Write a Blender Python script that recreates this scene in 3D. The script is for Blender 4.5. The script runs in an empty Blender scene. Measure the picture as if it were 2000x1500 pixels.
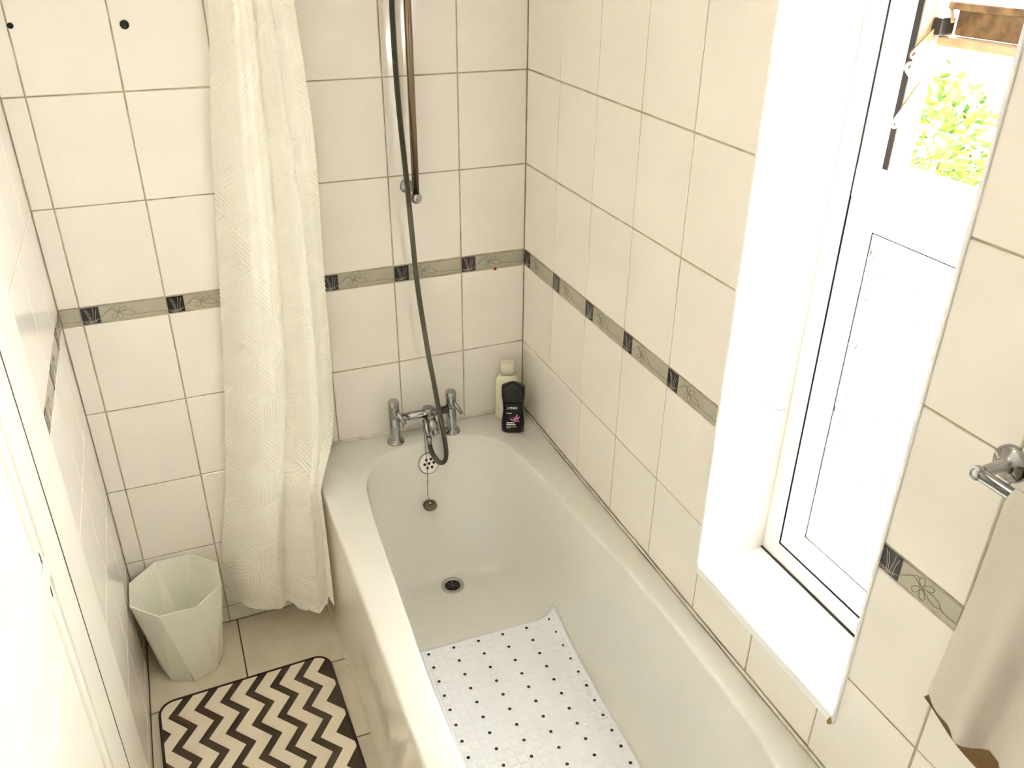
import bpy, bmesh, math, random
import numpy as np
from mathutils import Matrix, Vector
from mathutils.bvhtree import BVHTree

random.seed(7)
rng = np.random.default_rng(7)
scene = bpy.context.scene
COL = scene.collection

# ------------------------------------------------------------------ camera, sky, lights, exposure
cam = bpy.data.cameras.new('camera')
cam.sensor_width = 36.0
cam.lens = 1668.68 * 36.0 / 2000.0
cam.clip_start = 0.02
camo = bpy.data.objects.new('camera', cam)
COL.objects.link(camo)
Rt = ((0.92427881, -0.38159906, 0.00953068), (-0.17621012, -0.44868441, -0.87614627), (0.33861286, 0.80812404, -0.48195111))
camo.matrix_world = Matrix(((Rt[0][0], -Rt[1][0], -Rt[2][0], -0.9554631),
                            (Rt[0][1], -Rt[1][1], -Rt[2][1], -2.19708916),
                            (Rt[0][2], -Rt[1][2], -Rt[2][2], 1.97493889), (0, 0, 0, 1)))
scene.camera = camo

SKY = 60.0
world = bpy.data.worlds.new('sky')
world.use_nodes = True
bg = world.node_tree.nodes['Background']
bg.inputs[0].default_value = (0.95, 0.96, 1.0, 1)
bg.inputs[1].default_value = SKY
scene.world = world

sun = bpy.data.lights.new('sun', 'SUN')
sun.energy = 260.0
sun.angle = 0.02
sun.color = (1.0, 0.95, 0.85)
suno = bpy.data.objects.new('sun', sun)
suno.rotation_euler = Vector((-0.62, -0.42, -0.66)).to_track_quat('-Z', 'Y').to_euler()
COL.objects.link(suno)

scene.view_settings.view_transform = 'Standard'
scene.view_settings.look = 'None'
scene.view_settings.gamma = 1.0
scene.view_settings.use_curve_mapping = False
scene.view_settings.exposure = -0.24
scene.cycles.max_bounces = 20
scene.cycles.diffuse_bounces = 14
scene.cycles.glossy_bounces = 6
scene.cycles.sample_clamp_indirect = 30.0
FILL_LAMP = 20.0  # strength of the added fill lamp

# ------------------------------------------------------------------ helpers
def S(v):                       # sRGB triple (0..255) -> linear
    return tuple(((c / 255) / 12.92 if c / 255 <= 0.04045 else ((c / 255 + 0.055) / 1.055) ** 2.4) for c in v)

def mat(name, col, rough=0.5, metal=0.0, noise=0.0, nscale=40.0, bump=0.0, bscale=200.0, coat=0.0, trans=0.0, spec=0.5, col2=None):
    m = bpy.data.materials.new(name)
    m.use_nodes = True
    nt = m.node_tree
    b = nt.nodes['Principled BSDF']
    b.inputs['Base Color'].default_value = (*col, 1)
    b.inputs['Roughness'].default_value = rough
    b.inputs['Metallic'].default_value = metal
    b.inputs['Specular IOR Level'].default_value = spec
    b.inputs['Coat Weight'].default_value = coat
    b.inputs['Transmission Weight'].default_value = trans
    tc = nt.nodes.new('ShaderNodeTexCoord')
    if noise > 0 or col2:
        n = nt.nodes.new('ShaderNodeTexNoise')
        n.inputs['Scale'].default_value = nscale
        n.inputs['Detail'].default_value = 4
        nt.links.new(tc.outputs['Object'], n.inputs['Vector'])
        r = nt.nodes.new('ShaderNodeValToRGB')
        c2 = col2 or tuple(c * (1 - noise) for c in col)
        r.color_ramp.elements[0].position = 0.35
        r.color_ramp.elements[0].color = (*c2, 1)
        r.color_ramp.elements[1].position = 0.65
        r.color_ramp.elements[1].color = (*col, 1)
        nt.links.new(n.outputs['Fac'], r.inputs[0])
        nt.links.new(r.outputs[0], b.inputs['Base Color'])
    if bump > 0:
        n2 = nt.nodes.new('ShaderNodeTexNoise')
        n2.inputs['Scale'].default_value = bscale
        n2.inputs['Detail'].default_value = 3
        nt.links.new(tc.outputs['Object'], n2.inputs['Vector'])
        bp = nt.nodes.new('ShaderNodeBump')
        bp.inputs['Strength'].default_value = bump
        bp.inputs['Distance'].default_value = 0.001
        nt.links.new(n2.outputs['Fac'], bp.inputs['Height'])
        nt.links.new(bp.outputs[0], b.inputs['Normal'])
    return m

def cloth(name, col, trans=0.35, rough=0.9, noise=0.06, nscale=300):
    m = bpy.data.materials.new(name)
    m.use_nodes = True
    nt = m.node_tree
    nt.nodes.clear()
    out = nt.nodes.new('ShaderNodeOutputMaterial')
    d = nt.nodes.new('ShaderNodeBsdfDiffuse')
    t = nt.nodes.new('ShaderNodeBsdfTranslucent')
    mx = nt.nodes.new('ShaderNodeMixShader')
    mx.inputs[0].default_value = trans
    tc = nt.nodes.new('ShaderNodeTexCoord')
    n = nt.nodes.new('ShaderNodeTexNoise')
    n.inputs['Scale'].default_value = nscale
    nt.links.new(tc.outputs['Object'], n.inputs['Vector'])
    r = nt.nodes.new('ShaderNodeValToRGB')
    r.color_ramp.elements[0].color = (*[c * (1 - noise * 2) for c in col], 1)
    r.color_ramp.elements[1].color = (*col, 1)
    nt.links.new(n.outputs['Fac'], r.inputs[0])
    nt.links.new(r.outputs[0], d.inputs['Color'])
    nt.links.new(r.outputs[0], t.inputs['Color'])
    nt.links.new(d.outputs[0], mx.inputs[1])
    nt.links.new(t.outputs[0], mx.inputs[2])
    nt.links.new(mx.outputs[0], out.inputs[0])
    return m

class MB:
    """collects shapes and builds one mesh object"""
    def __init__(s):
        s.v, s.f, s.mi, s.sm = [], [], [], []
    def add(s, verts, faces, mi=0, smooth=False):
        o = len(s.v)
        s.v += [tuple(p) for p in verts]
        for f in faces:
            s.f.append(tuple(i + o for i in f)); s.mi.append(mi); s.sm.append(smooth)
        return s
    def box(s, a, b, mi=0, ch=0.0):
        x0, y0, z0 = a; x1, y1, z1 = b
        if ch <= 0:
            v = [(x0, y0, z0), (x1, y0, z0), (x1, y1, z0), (x0, y1, z0), (x0, y0, z1), (x1, y0, z1), (x1, y1, z1), (x0, y1, z1)]
            return s.add(v, [(3, 2, 1, 0), (4, 5, 6, 7), (0, 1, 5, 4), (1, 2, 6, 5), (2, 3, 7, 6), (3, 0, 4, 7)], mi)
        bm = bmesh.new()
        bmesh.ops.create_cube(bm, size=1)
        for q in bm.verts:
            q.co = Vector(((x0 + x1) / 2 + q.co.x * (x1 - x0), (y0 + y1) / 2 + q.co.y * (y1 - y0), (z0 + z1) / 2 + q.co.z * (z1 - z0)))
        bmesh.ops.bevel(bm, geom=bm.edges[:], offset=ch, segments=2, affect='EDGES', profile=0.5)
        bm.verts.index_update()
        s.add([q.co[:] for q in bm.verts], [[q.index for q in f.verts] for f in bm.faces], mi)
        bm.free()
        return s
    def tube(s, pts, r, n=12, mi=0, cap=True, smooth=True):
        P = [Vector(p) for p in pts]
        rs = r if isinstance(r, (list, tuple)) else [r] * len(P)
        T = []
        for i in range(len(P)):
            t = (P[min(i + 1, len(P) - 1)] - P[max(i - 1, 0)])
            T.append(t.normalized() if t.length > 1e-9 else (T[-1] if T else Vector((0, 0, 1))))
        ref = Vector((0, 0, 1)) if abs(T[0].z) < 0.9 else Vector((1, 0, 0))
        U = T[0].cross(ref).normalized()
        V = []
        for i, p in enumerate(P):
            U = (U - T[i] * U.dot(T[i])).normalized()
            W = T[i].cross(U)
            for k in range(n):
                a = 2 * math.pi * k / n
                V.append(p + (U * math.cos(a) + W * math.sin(a)) * rs[i])
        F = []
        for i in range(len(P) - 1):
            for k in range(n):
                k2 = (k + 1) % n
                F.append((i * n + k, i * n + k2, (i + 1) * n + k2, (i + 1) * n + k))
        s.add(V, F, mi, smooth)
        if cap:
            s.add(V[:n], [tuple(range(n))[::-1]], mi)
            s.add(V[-n:], [tuple(range(n))], mi)
        return s
    def lathe(s, prof, c=(0, 0, 0), axis=(0, 0, 1), n=32, mi=0, smooth=True):
        ax = Vector(axis).normalized()
        ref = Vector((0, 0, 1)) if abs(ax.z) < 0.9 else Vector((1, 0, 0))
        U = ax.cross(ref).normalized(); W = ax.cross(U)
        c = Vector(c)
        V = []
        for r, h in prof:
            for k in range(n):
                a = 2 * math.pi * k / n
                V.append(c + ax * h + (U * math.cos(a) + W * math.sin(a)) * max(r, 1e-5))
        F = []
        for i in range(len(prof) - 1):
            for k in range(n):
                k2 = (k + 1) % n
                F.append((i * n + k, i * n + k2, (i + 1) * n + k2, (i + 1) * n + k))
        return s.add(V, F, mi, smooth)
    def prism(s, poly, z0, z1, mi=0, M=None):
        n = len(poly)
        V = [(x, y, z0) for x, y in poly] + [(x, y, z1) for x, y in poly]
        if M is not None:
            V = [M @ Vector(p) for p in V]
        return s.add(V, [tuple(range(n))[::-1], tuple(range(n, 2 * n))] + [(i, (i + 1) % n, n + (i + 1) % n, n + i) for i in range(n)], mi)
    def ribbon(s, pts, w, h, mi=0):
        """flat raised strip along a polyline in the local x/z plane, facing -y"""
        P = [Vector((p[0], 0, p[1])) for p in pts]
        n = len(P)
        V = []
        for i in range(n):
            t = (P[min(i + 1, n - 1)] - P[max(i - 1, 0)]).normalized()
            nn = Vector((-t.z, 0, t.x)) * (w / 2)
            for q in (P[i] - nn, P[i] + nn):
                V.append((q.x, 0.0, q.z)); V.append((q.x, -h, q.z))
        F = []
        for i in range(n - 1):
            a, b = 4 * i, 4 * i + 4
            F += [(a + 1, a + 3, b + 3, b + 1), (a, a + 1, b + 1, b), (a + 3, a + 2, b + 2, b + 3)]
        return s.add(V, F, mi)
    def mesh(s, name, mats=()):
        me = bpy.data.meshes.new(name)
        me.from_pydata(s.v, [], s.f)
        for m in (mats if isinstance(mats, (list, tuple)) else [mats]):
            me.materials.append(m)
        me.polygons.foreach_set('material_index', s.mi)
        me.polygons.foreach_set('use_smooth', s.sm)
        bm = bmesh.new(); bm.from_mesh(me)
        bmesh.ops.remove_doubles(bm, verts=bm.verts, dist=1e-6)
        bmesh.ops.recalc_face_normals(bm, faces=bm.faces)
        bm.to_mesh(me); bm.free()
        me.update()
        return me
    def obj(s, name, mats, parent=None, **kw):
        return link(name, s.mesh(name, mats), parent, **kw)

def link(name, me, parent=None, loc=None, rz=None, label=None, category=None, group=None, kind=None):
    o = bpy.data.objects.new(name, me)
    COL.objects.link(o)
    if parent is not None:
        o.parent = parent
    if loc is not None:
        o.location = loc
    if rz is not None:
        o.rotation_euler = (0, 0, rz)
    for k, v in (('label', label), ('category', category), ('group', group), ('kind', kind)):
        if v:
            o[k] = v
    return o

def empty(name, loc, label=None, category=None, rz=None, kind=None):
    return link(name, None, None, loc, rz, label, category, None, kind)

def spline(pts, n):
    """Catmull-Rom through points, n samples per span"""
    P = [np.array(p, float) for p in pts]
    P = [2 * P[0] - P[1]] + P + [2 * P[-1] - P[-2]]
    out = []
    for i in range(1, len(P) - 2):
        a, b, c, e = P[i - 1], P[i], P[i + 1], P[i + 2]
        for k in range(n):
            t = k / n
            out.append(0.5 * (2 * b + (c - a) * t + (2 * a - 5 * b + 4 * c - e) * t * t + (3 * b - a - 3 * c + e) * t ** 3))
    out.append(P[-2])
    return [tuple(p) for p in out]

# ------------------------------------------------------------------ materials
M_TILE = mat('glazed_tile', (0.815, 0.778, 0.725), 0.07, noise=0.03, nscale=6, bump=0.05, bscale=18)
M_GROUT = mat('grout', S((178, 168, 138)), 0.9, noise=0.35, nscale=25)
M_BORDER = mat('border_glaze', S((172, 166, 148)), 0.12, noise=0.08, nscale=30)
M_BLACK = mat('black_glaze', S((38, 33, 33)), 0.12)
M_LINE = mat('border_line', S((105, 98, 84)), 0.3)
M_OVEREXPOSED = mat('overexposed_line', S((132, 132, 142)), 0.3)  # border print with overexposure put into its colour
M_STROKE = mat('silver_line', S((165, 155, 150)), 0.3)
M_PLASTER = mat('white_paint', (0.83, 0.82, 0.79), 0.6, noise=0.03, nscale=8)
M_FLOOR = mat('floor_tile', S((218, 210, 192)), 0.35, noise=0.10, nscale=14)
M_FGROUT = mat('floor_grout', S((92, 82, 58)), 0.9)
M_UPVC = mat('white_upvc', (0.86, 0.86, 0.87), 0.25)
M_WOOD = mat('gloss_white_wood', (0.85, 0.82, 0.75), 0.3, noise=0.02, nscale=10)
M_DARK = mat('black_rubber', (0.012, 0.01, 0.01), 0.6)
M_ACRYL = mat('white_acrylic', (0.71, 0.695, 0.65), 0.10, noise=0.02, nscale=5)
M_PANEL = mat('white_panel_gloss', (0.80, 0.76, 0.67), 0.12, noise=0.03, nscale=5)
M_SEAL = mat('silicone_sealant', (0.76, 0.72, 0.62), 0.45, noise=0.25, nscale=30)
M_CHROME = mat('chrome', (0.40, 0.40, 0.39), 0.09, metal=1.0)
M_STEEL = mat('brushed_steel', (0.45, 0.43, 0.38), 0.28, metal=1.0)
M_BRONZE = mat('tarnished_chrome', (0.24, 0.18, 0.125), 0.2, metal=1.0)
M_HOLE = mat('black_hole', (0.01, 0.008, 0.008), 0.8)
M_CURTAIN = cloth('curtain_cloth', (0.93, 0.915, 0.85), 0.12, noise=0.02)
M_BIN = mat('bin_plastic', (0.84, 0.84, 0.77), 0.5, noise=0.02, nscale=10)
M_MAT = mat('mat_rubber', (0.87, 0.89, 0.94), 0.35)
M_TOWEL = cloth('towel_cloth', S((222, 215, 205)), 0.15, noise=0.06, nscale=500)
M_BOTTLE = mat('black_plastic', (0.004, 0.004, 0.006), 0.25)
M_WHITE = mat('white_print', (0.85, 0.85, 0.85), 0.5)
M_PINK = mat('pink_print', S((205, 130, 170)), 0.5)
M_PALE = mat('pale_plastic', S((224, 220, 194)), 0.35)
M_TAN = mat('tan_frame', S((140, 110, 70)), 0.6, col2=S((96, 72, 46)), nscale=45)
M_TANL = mat('light_tan_frame', S((178, 154, 118)), 0.6, noise=0.2, nscale=30)
M_RED = mat('red_mark', S((150, 20, 30)), 0.5)
M_GRASS = mat('paving', (0.42, 0.40, 0.36), 0.9, noise=0.3, nscale=6)
M_LEAF = mat('leaf', (0.050, 0.085, 0.006), 0.7, col2=(0.012, 0.030, 0.003), nscale=12, spec=0.15)
M_LEAF2 = mat('yellow_leaf', (0.095, 0.115, 0.008), 0.7, noise=0.3, nscale=12, spec=0.15)
M_BARK = mat('bark', (0.16, 0.09, 0.05), 0.9, noise=0.3, nscale=30)

def fill_lamp_mat():
    m = bpy.data.materials.new('fill_lamp_diffuser'); m.use_nodes = True
    b = m.node_tree.nodes['Principled BSDF']
    b.inputs['Base Color'].default_value = (0.9, 0.88, 0.82, 1)
    b.inputs['Emission Color'].default_value = (1.0, 0.90, 0.76, 1)
    b.inputs['Emission Strength'].default_value = FILL_LAMP
    return m
M_FILL_LAMP = fill_lamp_mat()

def glass_mat(name, tint, tr, rough, fwd=0.0):
    m = bpy.data.materials.new(name); m.use_nodes = True
    nt = m.node_tree; nt.nodes.clear()
    out = nt.nodes.new('ShaderNodeOutputMaterial')
    tp = nt.nodes.new('ShaderNodeBsdfTransparent'); tp.inputs[0].default_value = (*tint, 1)
    tl = nt.nodes.new('ShaderNodeBsdfTranslucent'); tl.inputs[0].default_value = (*tint, 1)
    gl = nt.nodes.new('ShaderNodeBsdfGlossy'); gl.inputs['Roughness'].default_value = rough
    fr = nt.nodes.new('ShaderNodeFresnel'); fr.inputs[0].default_value = 1.5
    m1 = nt.nodes.new('ShaderNodeMixShader'); m1.inputs[0].default_value = tr
    m2 = nt.nodes.new('ShaderNodeMixShader')
    nt.links.new(tp.outputs[0], m1.inputs[1]); nt.links.new(tl.outputs[0], m1.inputs[2])
    if fwd > 0:                       # patterned glass: part of the light goes on forward, spread out
        rf = nt.nodes.new('ShaderNodeBsdfRefraction'); rf.inputs['IOR'].default_value = 1.45; rf.inputs['Roughness'].default_value = 0.5
        rf.inputs[0].default_value = (*tint, 1)
        m3 = nt.nodes.new('ShaderNodeMixShader'); m3.inputs[0].default_value = fwd
        nt.links.new(m1.outputs[0], m3.inputs[1]); nt.links.new(rf.outputs[0], m3.inputs[2])
        m1 = m3
    nt.links.new(fr.outputs[0], m2.inputs[0]); nt.links.new(m1.outputs[0], m2.inputs[1]); nt.links.new(gl.outputs[0], m2.inputs[2])
    nt.links.new(m2.outputs[0], out.inputs[0])
    return m
M_OBSCURE = glass_mat('obscure_glass', (0.95, 0.98, 0.97), 0.64, 0.1, 0.40)
M_SCROLL = mat('obscure_glass_ridge', (0.80, 0.80, 0.62), 0.3)
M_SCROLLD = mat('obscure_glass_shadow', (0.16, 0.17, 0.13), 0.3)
M_CLEAR = glass_mat('clear_glass', (0.97, 0.98, 0.97), 0.03, 0.02)

# ------------------------------------------------------------------ room shell
XL, CEIL, YN = -1.245, 2.367, -3.0
WIN = (-1.44, -1.0, 0.711, 2.08)          # opening in the right wall: y0, y1, z0, z1
T = 0.002                                  # grout lies this far behind the tile faces

wall_back = MB().box((XL - 0.14, T, -0.12), (0.26, 0.14, CEIL + 0.1)).obj('wall_back', M_GROUT, kind='structure')
mbw = MB()
mbw.box((T, YN, -0.12), (0.26, WIN[0] - 0.005, CEIL + 0.1))
mbw.box((T, WIN[1] + 0.005, -0.12), (0.26, T, CEIL + 0.1))
mbw.box((T, WIN[0] - 0.005, -0.12), (0.26, WIN[1] + 0.005, WIN[2] - 0.02))
mbw.box((T, WIN[0] - 0.005, WIN[3] + 0.01), (0.26, WIN[1] + 0.005, CEIL + 0.1))
wall_right = mbw.obj('wall_right', M_GROUT, kind='structure')
mbl = MB()
mbl.box((XL - 0.14, -0.545, -0.12), (XL - T, T, CEIL + 0.1))
wall_left = mbl.obj('wall_left', M_GROUT, kind='structure')
mbl2 = MB()
mbl2.box((XL - 0.14, -1.60, 2.10), (XL, -0.545, CEIL + 0.1)).box((XL - 0.14, YN, -0.12), (XL, -1.60, CEIL + 0.1))
mbl2.obj('wall_left', M_PLASTER, kind='structure')
MB().box((XL - 0.14, YN - 0.12, -0.12), (0.26, YN, CEIL + 0.1)).obj('wall_front', M_PLASTER, kind='structure')
MB().box((XL - 0.14, YN - 0.12, CEIL), (0.26, 0.14, CEIL + 0.12)).obj('ceiling', M_PLASTER, kind='structure')
floor = MB().box((XL - 0.14, YN, -0.12), (0.0, T, -0.003)).obj('floor', M_FGROUT, kind='structure')

# ---- wall tiles (each one a piece of its own)
JW = 0.0033
_cache = {}
def tile_mesh(w, h, m=None, th=0.006, ch=0.0014, key='t'):
    k = (key, round(w, 4), round(h, 4))
    if k not in _cache:
        a, b = w / 2, h / 2
        V = [(-a, th, -b), (a, th, -b), (a, th, b), (-a, th, b), (-a, ch, -b), (a, ch, -b), (a, ch, b), (-a, ch, b),
             (-a + ch, 0, -b + ch), (a - ch, 0, -b + ch), (a - ch, 0, b - ch), (-a + ch, 0, b - ch)]
        F = [(8, 9, 10, 11)]
        for i in range(4):
            j = (i + 1) % 4
            F += [(4 + i, 4 + j, 8 + j, 8 + i), (i, j, 4 + j, 4 + i)]
        _cache[k] = MB().add(V, F).mesh('tile', m or M_TILE)
    return _cache[k]

class Wall:
    def __init__(s, obj, rz, fn):
        s.o, s.rz, s.fn = obj, rz, fn
    def rect(s, s0, s1, t0, t1, name='tile', m=None, key='t'):
        w, h = s1 - s0 - JW, t1 - t0 - JW
        if w < 0.004 or h < 0.004:
            return None
        o = link(name, tile_mesh(w, h, m, key=key), s.o, s.fn((s0 + s1) / 2, (t0 + t1) / 2), s.rz)
        # glazed tiles never lie perfectly flat
        o.rotation_euler = (random.uniform(-1, 1) * 0.0012, random.uniform(-1, 1) * 0.0004, s.rz + random.uniform(-1, 1) * 0.0012)
        return o
    def cut(s, s0, s1, t0, t1, hole):
        """a tile with the window opening taken out"""
        if hole is None or s1 <= hole[0] or s0 >= hole[1] or t1 <= hole[2] or t0 >= hole[3]:
            return s.rect(s0, s1, t0, t1)
        a0, a1, b0, b1 = hole
        J = JW / 2
        inside = lambda x, y: a0 < x < a1 and b0 < y < b1
        corners = [inside(s0 + .001, t0 + .001), inside(s1 - .001, t0 + .001), inside(s1 - .001, t1 - .001), inside(s0 + .001, t1 - .001)]
        n = sum(corners)
        if n == 4:
            return
        if n == 1:                        # an L-shaped tile round a corner of the opening
            S0, S1, T0, T1 = s0 + J, s1 - J, t0 + J, t1 - J
            xm = a0 if a0 > s0 else a1
            ym = b0 if b0 > t0 else b1
            xm = a1 if (corners[0] or corners[3]) else a0
            ym = b0 if (corners[2] or corners[3]) else b1
            if corners[3]:
                poly = [(S0, T0), (S1, T0), (S1, T1), (xm, T1), (xm, ym), (S0, ym)]
            elif corners[2]:
                poly = [(S0, T0), (S1, T0), (S1, ym), (xm, ym), (xm, T1), (S0, T1)]
            elif corners[0]:
                poly = [(S0, ym), (xm, ym), (xm, T0), (S1, T0), (S1, T1), (S0, T1)]
            else:
                poly = [(S0, T0), (xm, T0), (xm, ym), (S1, ym), (S1, T1), (S0, T1)]
            cx, cy = (s0 + s1) / 2, (t0 + t1) / 2
            mb = MB()
            m = len(poly)
            V = [(x - cx, 0, y - cy) for x, y in poly] + [(x - cx, 0.006, y - cy) for x, y in poly]
            mb.add(V, [tuple(range(m)), tuple(range(2 * m - 1, m - 1, -1))] + [(i, (i + 1) % m, m + (i + 1) % m, m + i) for i in range(m)])
            return link('tile', mb.mesh('tile', M_TILE), s.o, s.fn(cx, cy), s.rz)
        if corners[0] and corners[1]: t0 = b1
        elif corners[2] and corners[3]: t1 = b0
        elif corners[0] and corners[3]: s0 = a1
        elif corners[1] and corners[2]: s1 = a0
        s.rect(s0, s1, t0, t1)

WB = Wall(wall_back, 0.0, lambda a, t: (a, 0.0, t))
WR = Wall(wall_right, -math.pi / 2, lambda a, t: (0.0, -a, t))
WL = Wall(wall_left, math.pi / 2, lambda a, t: (XL, a, t))

Z3, HT, HB = 0.8126, 0.2513, 0.0473
ROWS = [(-0.003, Z3 - 3 * HT), (Z3 - 3 * HT, Z3 - 2 * HT), (Z3 - 2 * HT, Z3 - HT), (Z3 - HT, Z3), (Z3, Z3 + HT)]
BORDER = (Z3 + HT, Z3 + HT + HB)
zz = BORDER[1]
while zz < CEIL - 0.01:
    ROWS.append((zz, min(zz + HT, CEIL))); zz += HT

# ---- border tiles: dark square with pale strokes, then a line-drawn flower on grey
FLOWER = {'stem': [(43, 17), (50, 20), (58, 27), (64, 33), (72, 38), (79, 36)],
          'stem_b': [(50, 20), (60, 30), (70, 33), (82, 25)],
          'petal_a': [(84, 25), (78, 33), (79, 41), (86, 42), (89, 34), (84, 25)],
          'petal_b': [(84, 25), (92, 33), (100, 39), (106, 37), (104, 31), (95, 26), (84, 25)],
          'petal_c': [(86, 24), (98, 26), (112, 25), (121, 20), (122, 14), (113, 11), (102, 14), (95, 19), (86, 24)],
          'petal_d': [(85, 23), (92, 17), (95, 9), (91, 4), (85, 6), (83, 14), (85, 23)],
          'petal_e': [(83, 23), (75, 20), (69, 13), (71, 7), (77, 8), (81, 15), (83, 23)],
          'tail': [(121, 20), (126, 14), (136, 12), (160, 12), (182, 11), (198, 10)]}
STROKES = [[(9, 45), (13, 34), (16, 20), (18, 2)], [(14, 42), (19, 26), (21, 2)], [(29, 45), (28, 30), (25, 14), (24, 2)], [(37, 42), (33, 28), (31, 14), (31, 4)],
           [(3, 10), (14, 7), (28, 8), (41, 12)], [(5, 5), (18, 3), (34, 6)]]
def clipline(pts, x0, x1):
    pts = spline([(p[0], p[1]) for p in pts], 5)
    run, out = [], []
    for p in pts:
        if x0 + 1 < p[0] < x1 - 1:
            run.append(p)
        else:
            if len(run) > 1: out.append(run)
            run = []
    if len(run) > 1: out.append(run)
    return out
def border_tile(W, s_start, a0=0.0, a1=0.2, t=BORDER, pale=False, parent=None):
    """a0..a1: the stretch of the 200 mm tile that is there (cut at corners)"""
    w, h = a1 - a0 - 0.003, t[1] - t[0] - 0.004
    key = 'b%.3f%d' % (a0, pale)
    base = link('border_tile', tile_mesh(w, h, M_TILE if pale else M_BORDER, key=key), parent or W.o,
                W.fn(s_start + (a0 + a1) / 2, (t[0] + t[1]) / 2), W.rz)
    off = -(a0 + a1) / 2
    if a0 < 0.03:
        if pale:  # overexposed dark square, left as an outline only
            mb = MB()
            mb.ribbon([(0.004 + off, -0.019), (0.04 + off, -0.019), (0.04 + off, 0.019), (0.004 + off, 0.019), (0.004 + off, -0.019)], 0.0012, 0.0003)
            mb.obj('square_outline', M_OVEREXPOSED, base)
        else:
            sq = ('sq', pale)
            if sq not in _cache:
                mb = MB()
                mb.box((0.0015, -0.0004, -0.0215), (0.0425, 0.001, 0.0215), 0)
                for st in STROKES:
                    pts = [(p[0] / 1000, p[1] / 1000 * 0.9 - 0.0215) for p in spline(st, 4)]
                    b2 = MB().ribbon(pts, 0.0009, 0.0003)
                    mb.add([(x, y - 0.0004, z) for x, y, z in b2.v], b2.f, 1)
                _cache[sq] = mb.mesh('dark_square', [M_BLACK, M_STROKE])
            link('dark_square', _cache[sq], base, (off, 0, 0))
    fl = ('fl', round(a0, 3), round(a1, 3), pale)
    if fl not in _cache:
        mb = MB()
        for ln in FLOWER.values():
            for run in clipline(ln, a0 * 1000, a1 * 1000):
                mb.ribbon([(p[0] / 1000, p[1] / 1000 * 0.95 - 0.0222) for p in run], 0.0012, 0.0004)
        _cache[fl] = mb.mesh('flower_motif', M_OVEREXPOSED if pale else M_LINE) if mb.v else None
    if _cache[fl]:
        link('flower_motif', _cache[fl], base, (off, 0, 0))
    return base

# back wall: columns counted from the right-hand corner
C0 = 0.1966
cols = [(-C0, 0.0)] + [(-C0 - 0.2 * (k + 1), -C0 - 0.2 * k) for k in range(5)] + [(XL, -C0 - 1.0)]
for a, b in cols:
    for r in ROWS:
        WB.rect(a, b, *r)
for k in range(6):
    a = -C0 - 0.2 * k
    border_tile(WB, a, 0.0, 0.2 if k else C0)
border_tile(WB, -C0 - 1.2, 0.2 - (abs(XL) - C0 - 1.0), 0.2)

# right wall: s runs from the far corner towards the camera
RIM = 0.5762
hole = (1.0, 1.44, WIN[2], WIN[3])
scol = [(0.0, 0.2009)] + [(0.2009 + 0.2 * k - (0.0), 0.4009 + 0.2 * k) for k in range(11)]
for a, b in scol:
    if abs(a - 1.0009) < 1e-3: a = 1.0
    if abs(b - 1.0009) < 1e-3: b = 1.0
    for r in ROWS:
        t0, t1 = r
        if t1 < RIM + 0.03: continue
        t0 = max(t0, RIM + 0.006)
        WR.cut(a, b, t0, t1, hole)
    if b <= 1.0 + 1e-4:
        border_tile(WR, a, 0.0, 0.2)
    elif b > 1.5:
        if a < 1.44: border_tile(WR, 1.443, 0.0, 0.157)
        else: border_tile(WR, a, 0.0, 0.2)
# left wall: s = y
for a, b in [(-0.538, -0.338), (-0.338, -0.138), (-0.138, 0.0)]:
    for r in ROWS:
        WL.rect(a, b, *r)
    border_tile(WL, a, 0.0, b - a)

# floor tiles
for x0, x1 in ((-0.975, -0.685), (-1.265, -0.975)):
    for k in range(10):
        x0c = max(x0, XL)
        b = tile_mesh(x1 - x0c - 0.004, 0.286, M_FLOOR, key='f')
        o = link('tile', b, floor, ((x0c + x1) / 2, -0.145 - 0.29 * k, 0.0))
        o.rotation_euler = (-math.pi / 2, 0, 0)

# marks on the back wall
for x, z, r in ((-0.9678, 1.7539, 0.0085), (-1.19, 1.7589, 0.0055)):
    MB().lathe([(0, 0.0), (r, 0.0), (r * 1.15, -0.0008), (r * 1.15, -0.0016), (r * 0.8, -0.002), (r * 0.75, -0.0006), (0, -0.0005)], (x, 0, z), (0, 1, 0), 16).obj('screw_hole', M_HOLE, wall_back)
MB().lathe([(0.005, 0.0), (0.0045, -0.0012), (0, -0.0014)], (-0.0926, 0, 1.0622), (0, 1, 0), 9).obj('red_stain', M_RED, wall_back)

# sealant beads
mb = MB()
mb.tube([(-0.690, -0.002, RIM + 0.002), (-0.006, -0.002, RIM + 0.002)], 0.006, 8)
mb.obj('trim_1', M_SEAL, kind='structure')
pts = [(-0.002, -0.006 - 0.1 * k, RIM + 0.002 + random.uniform(-0.001, 0.001)) for k in range(18)]
MB().tube(pts, [0.0035 + random.uniform(-0.001, 0.001) for _ in pts], 8).obj('trim_2', M_SEAL, kind='structure')
pts = [(-0.690 + random.uniform(-0.002, 0.002), -0.004 - 0.02 * k, 0.002) for k in range(17)]
MB().tube(pts, [0.006 + random.uniform(-0.002, 0.002) for _ in pts], 6).obj('trim_3', M_SEAL, kind='structure')

# ------------------------------------------------------------------ window
window = empty('window_1', (0.17, -1.22, WIN[2]), kind='structure')
def win(mb, name, m, parent=None, label=None, shift=(-0.17, 1.22, -WIN[2])):
    mb.v = [(x + shift[0], y + shift[1], z + shift[2]) for x, y, z in mb.v]
    return mb.obj(name, m, parent or window, label=label)
XF = 0.1717
Y0, Y1, Z0, Z1 = WIN
ZT0, ZT1 = 1.541, 1.592
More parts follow.
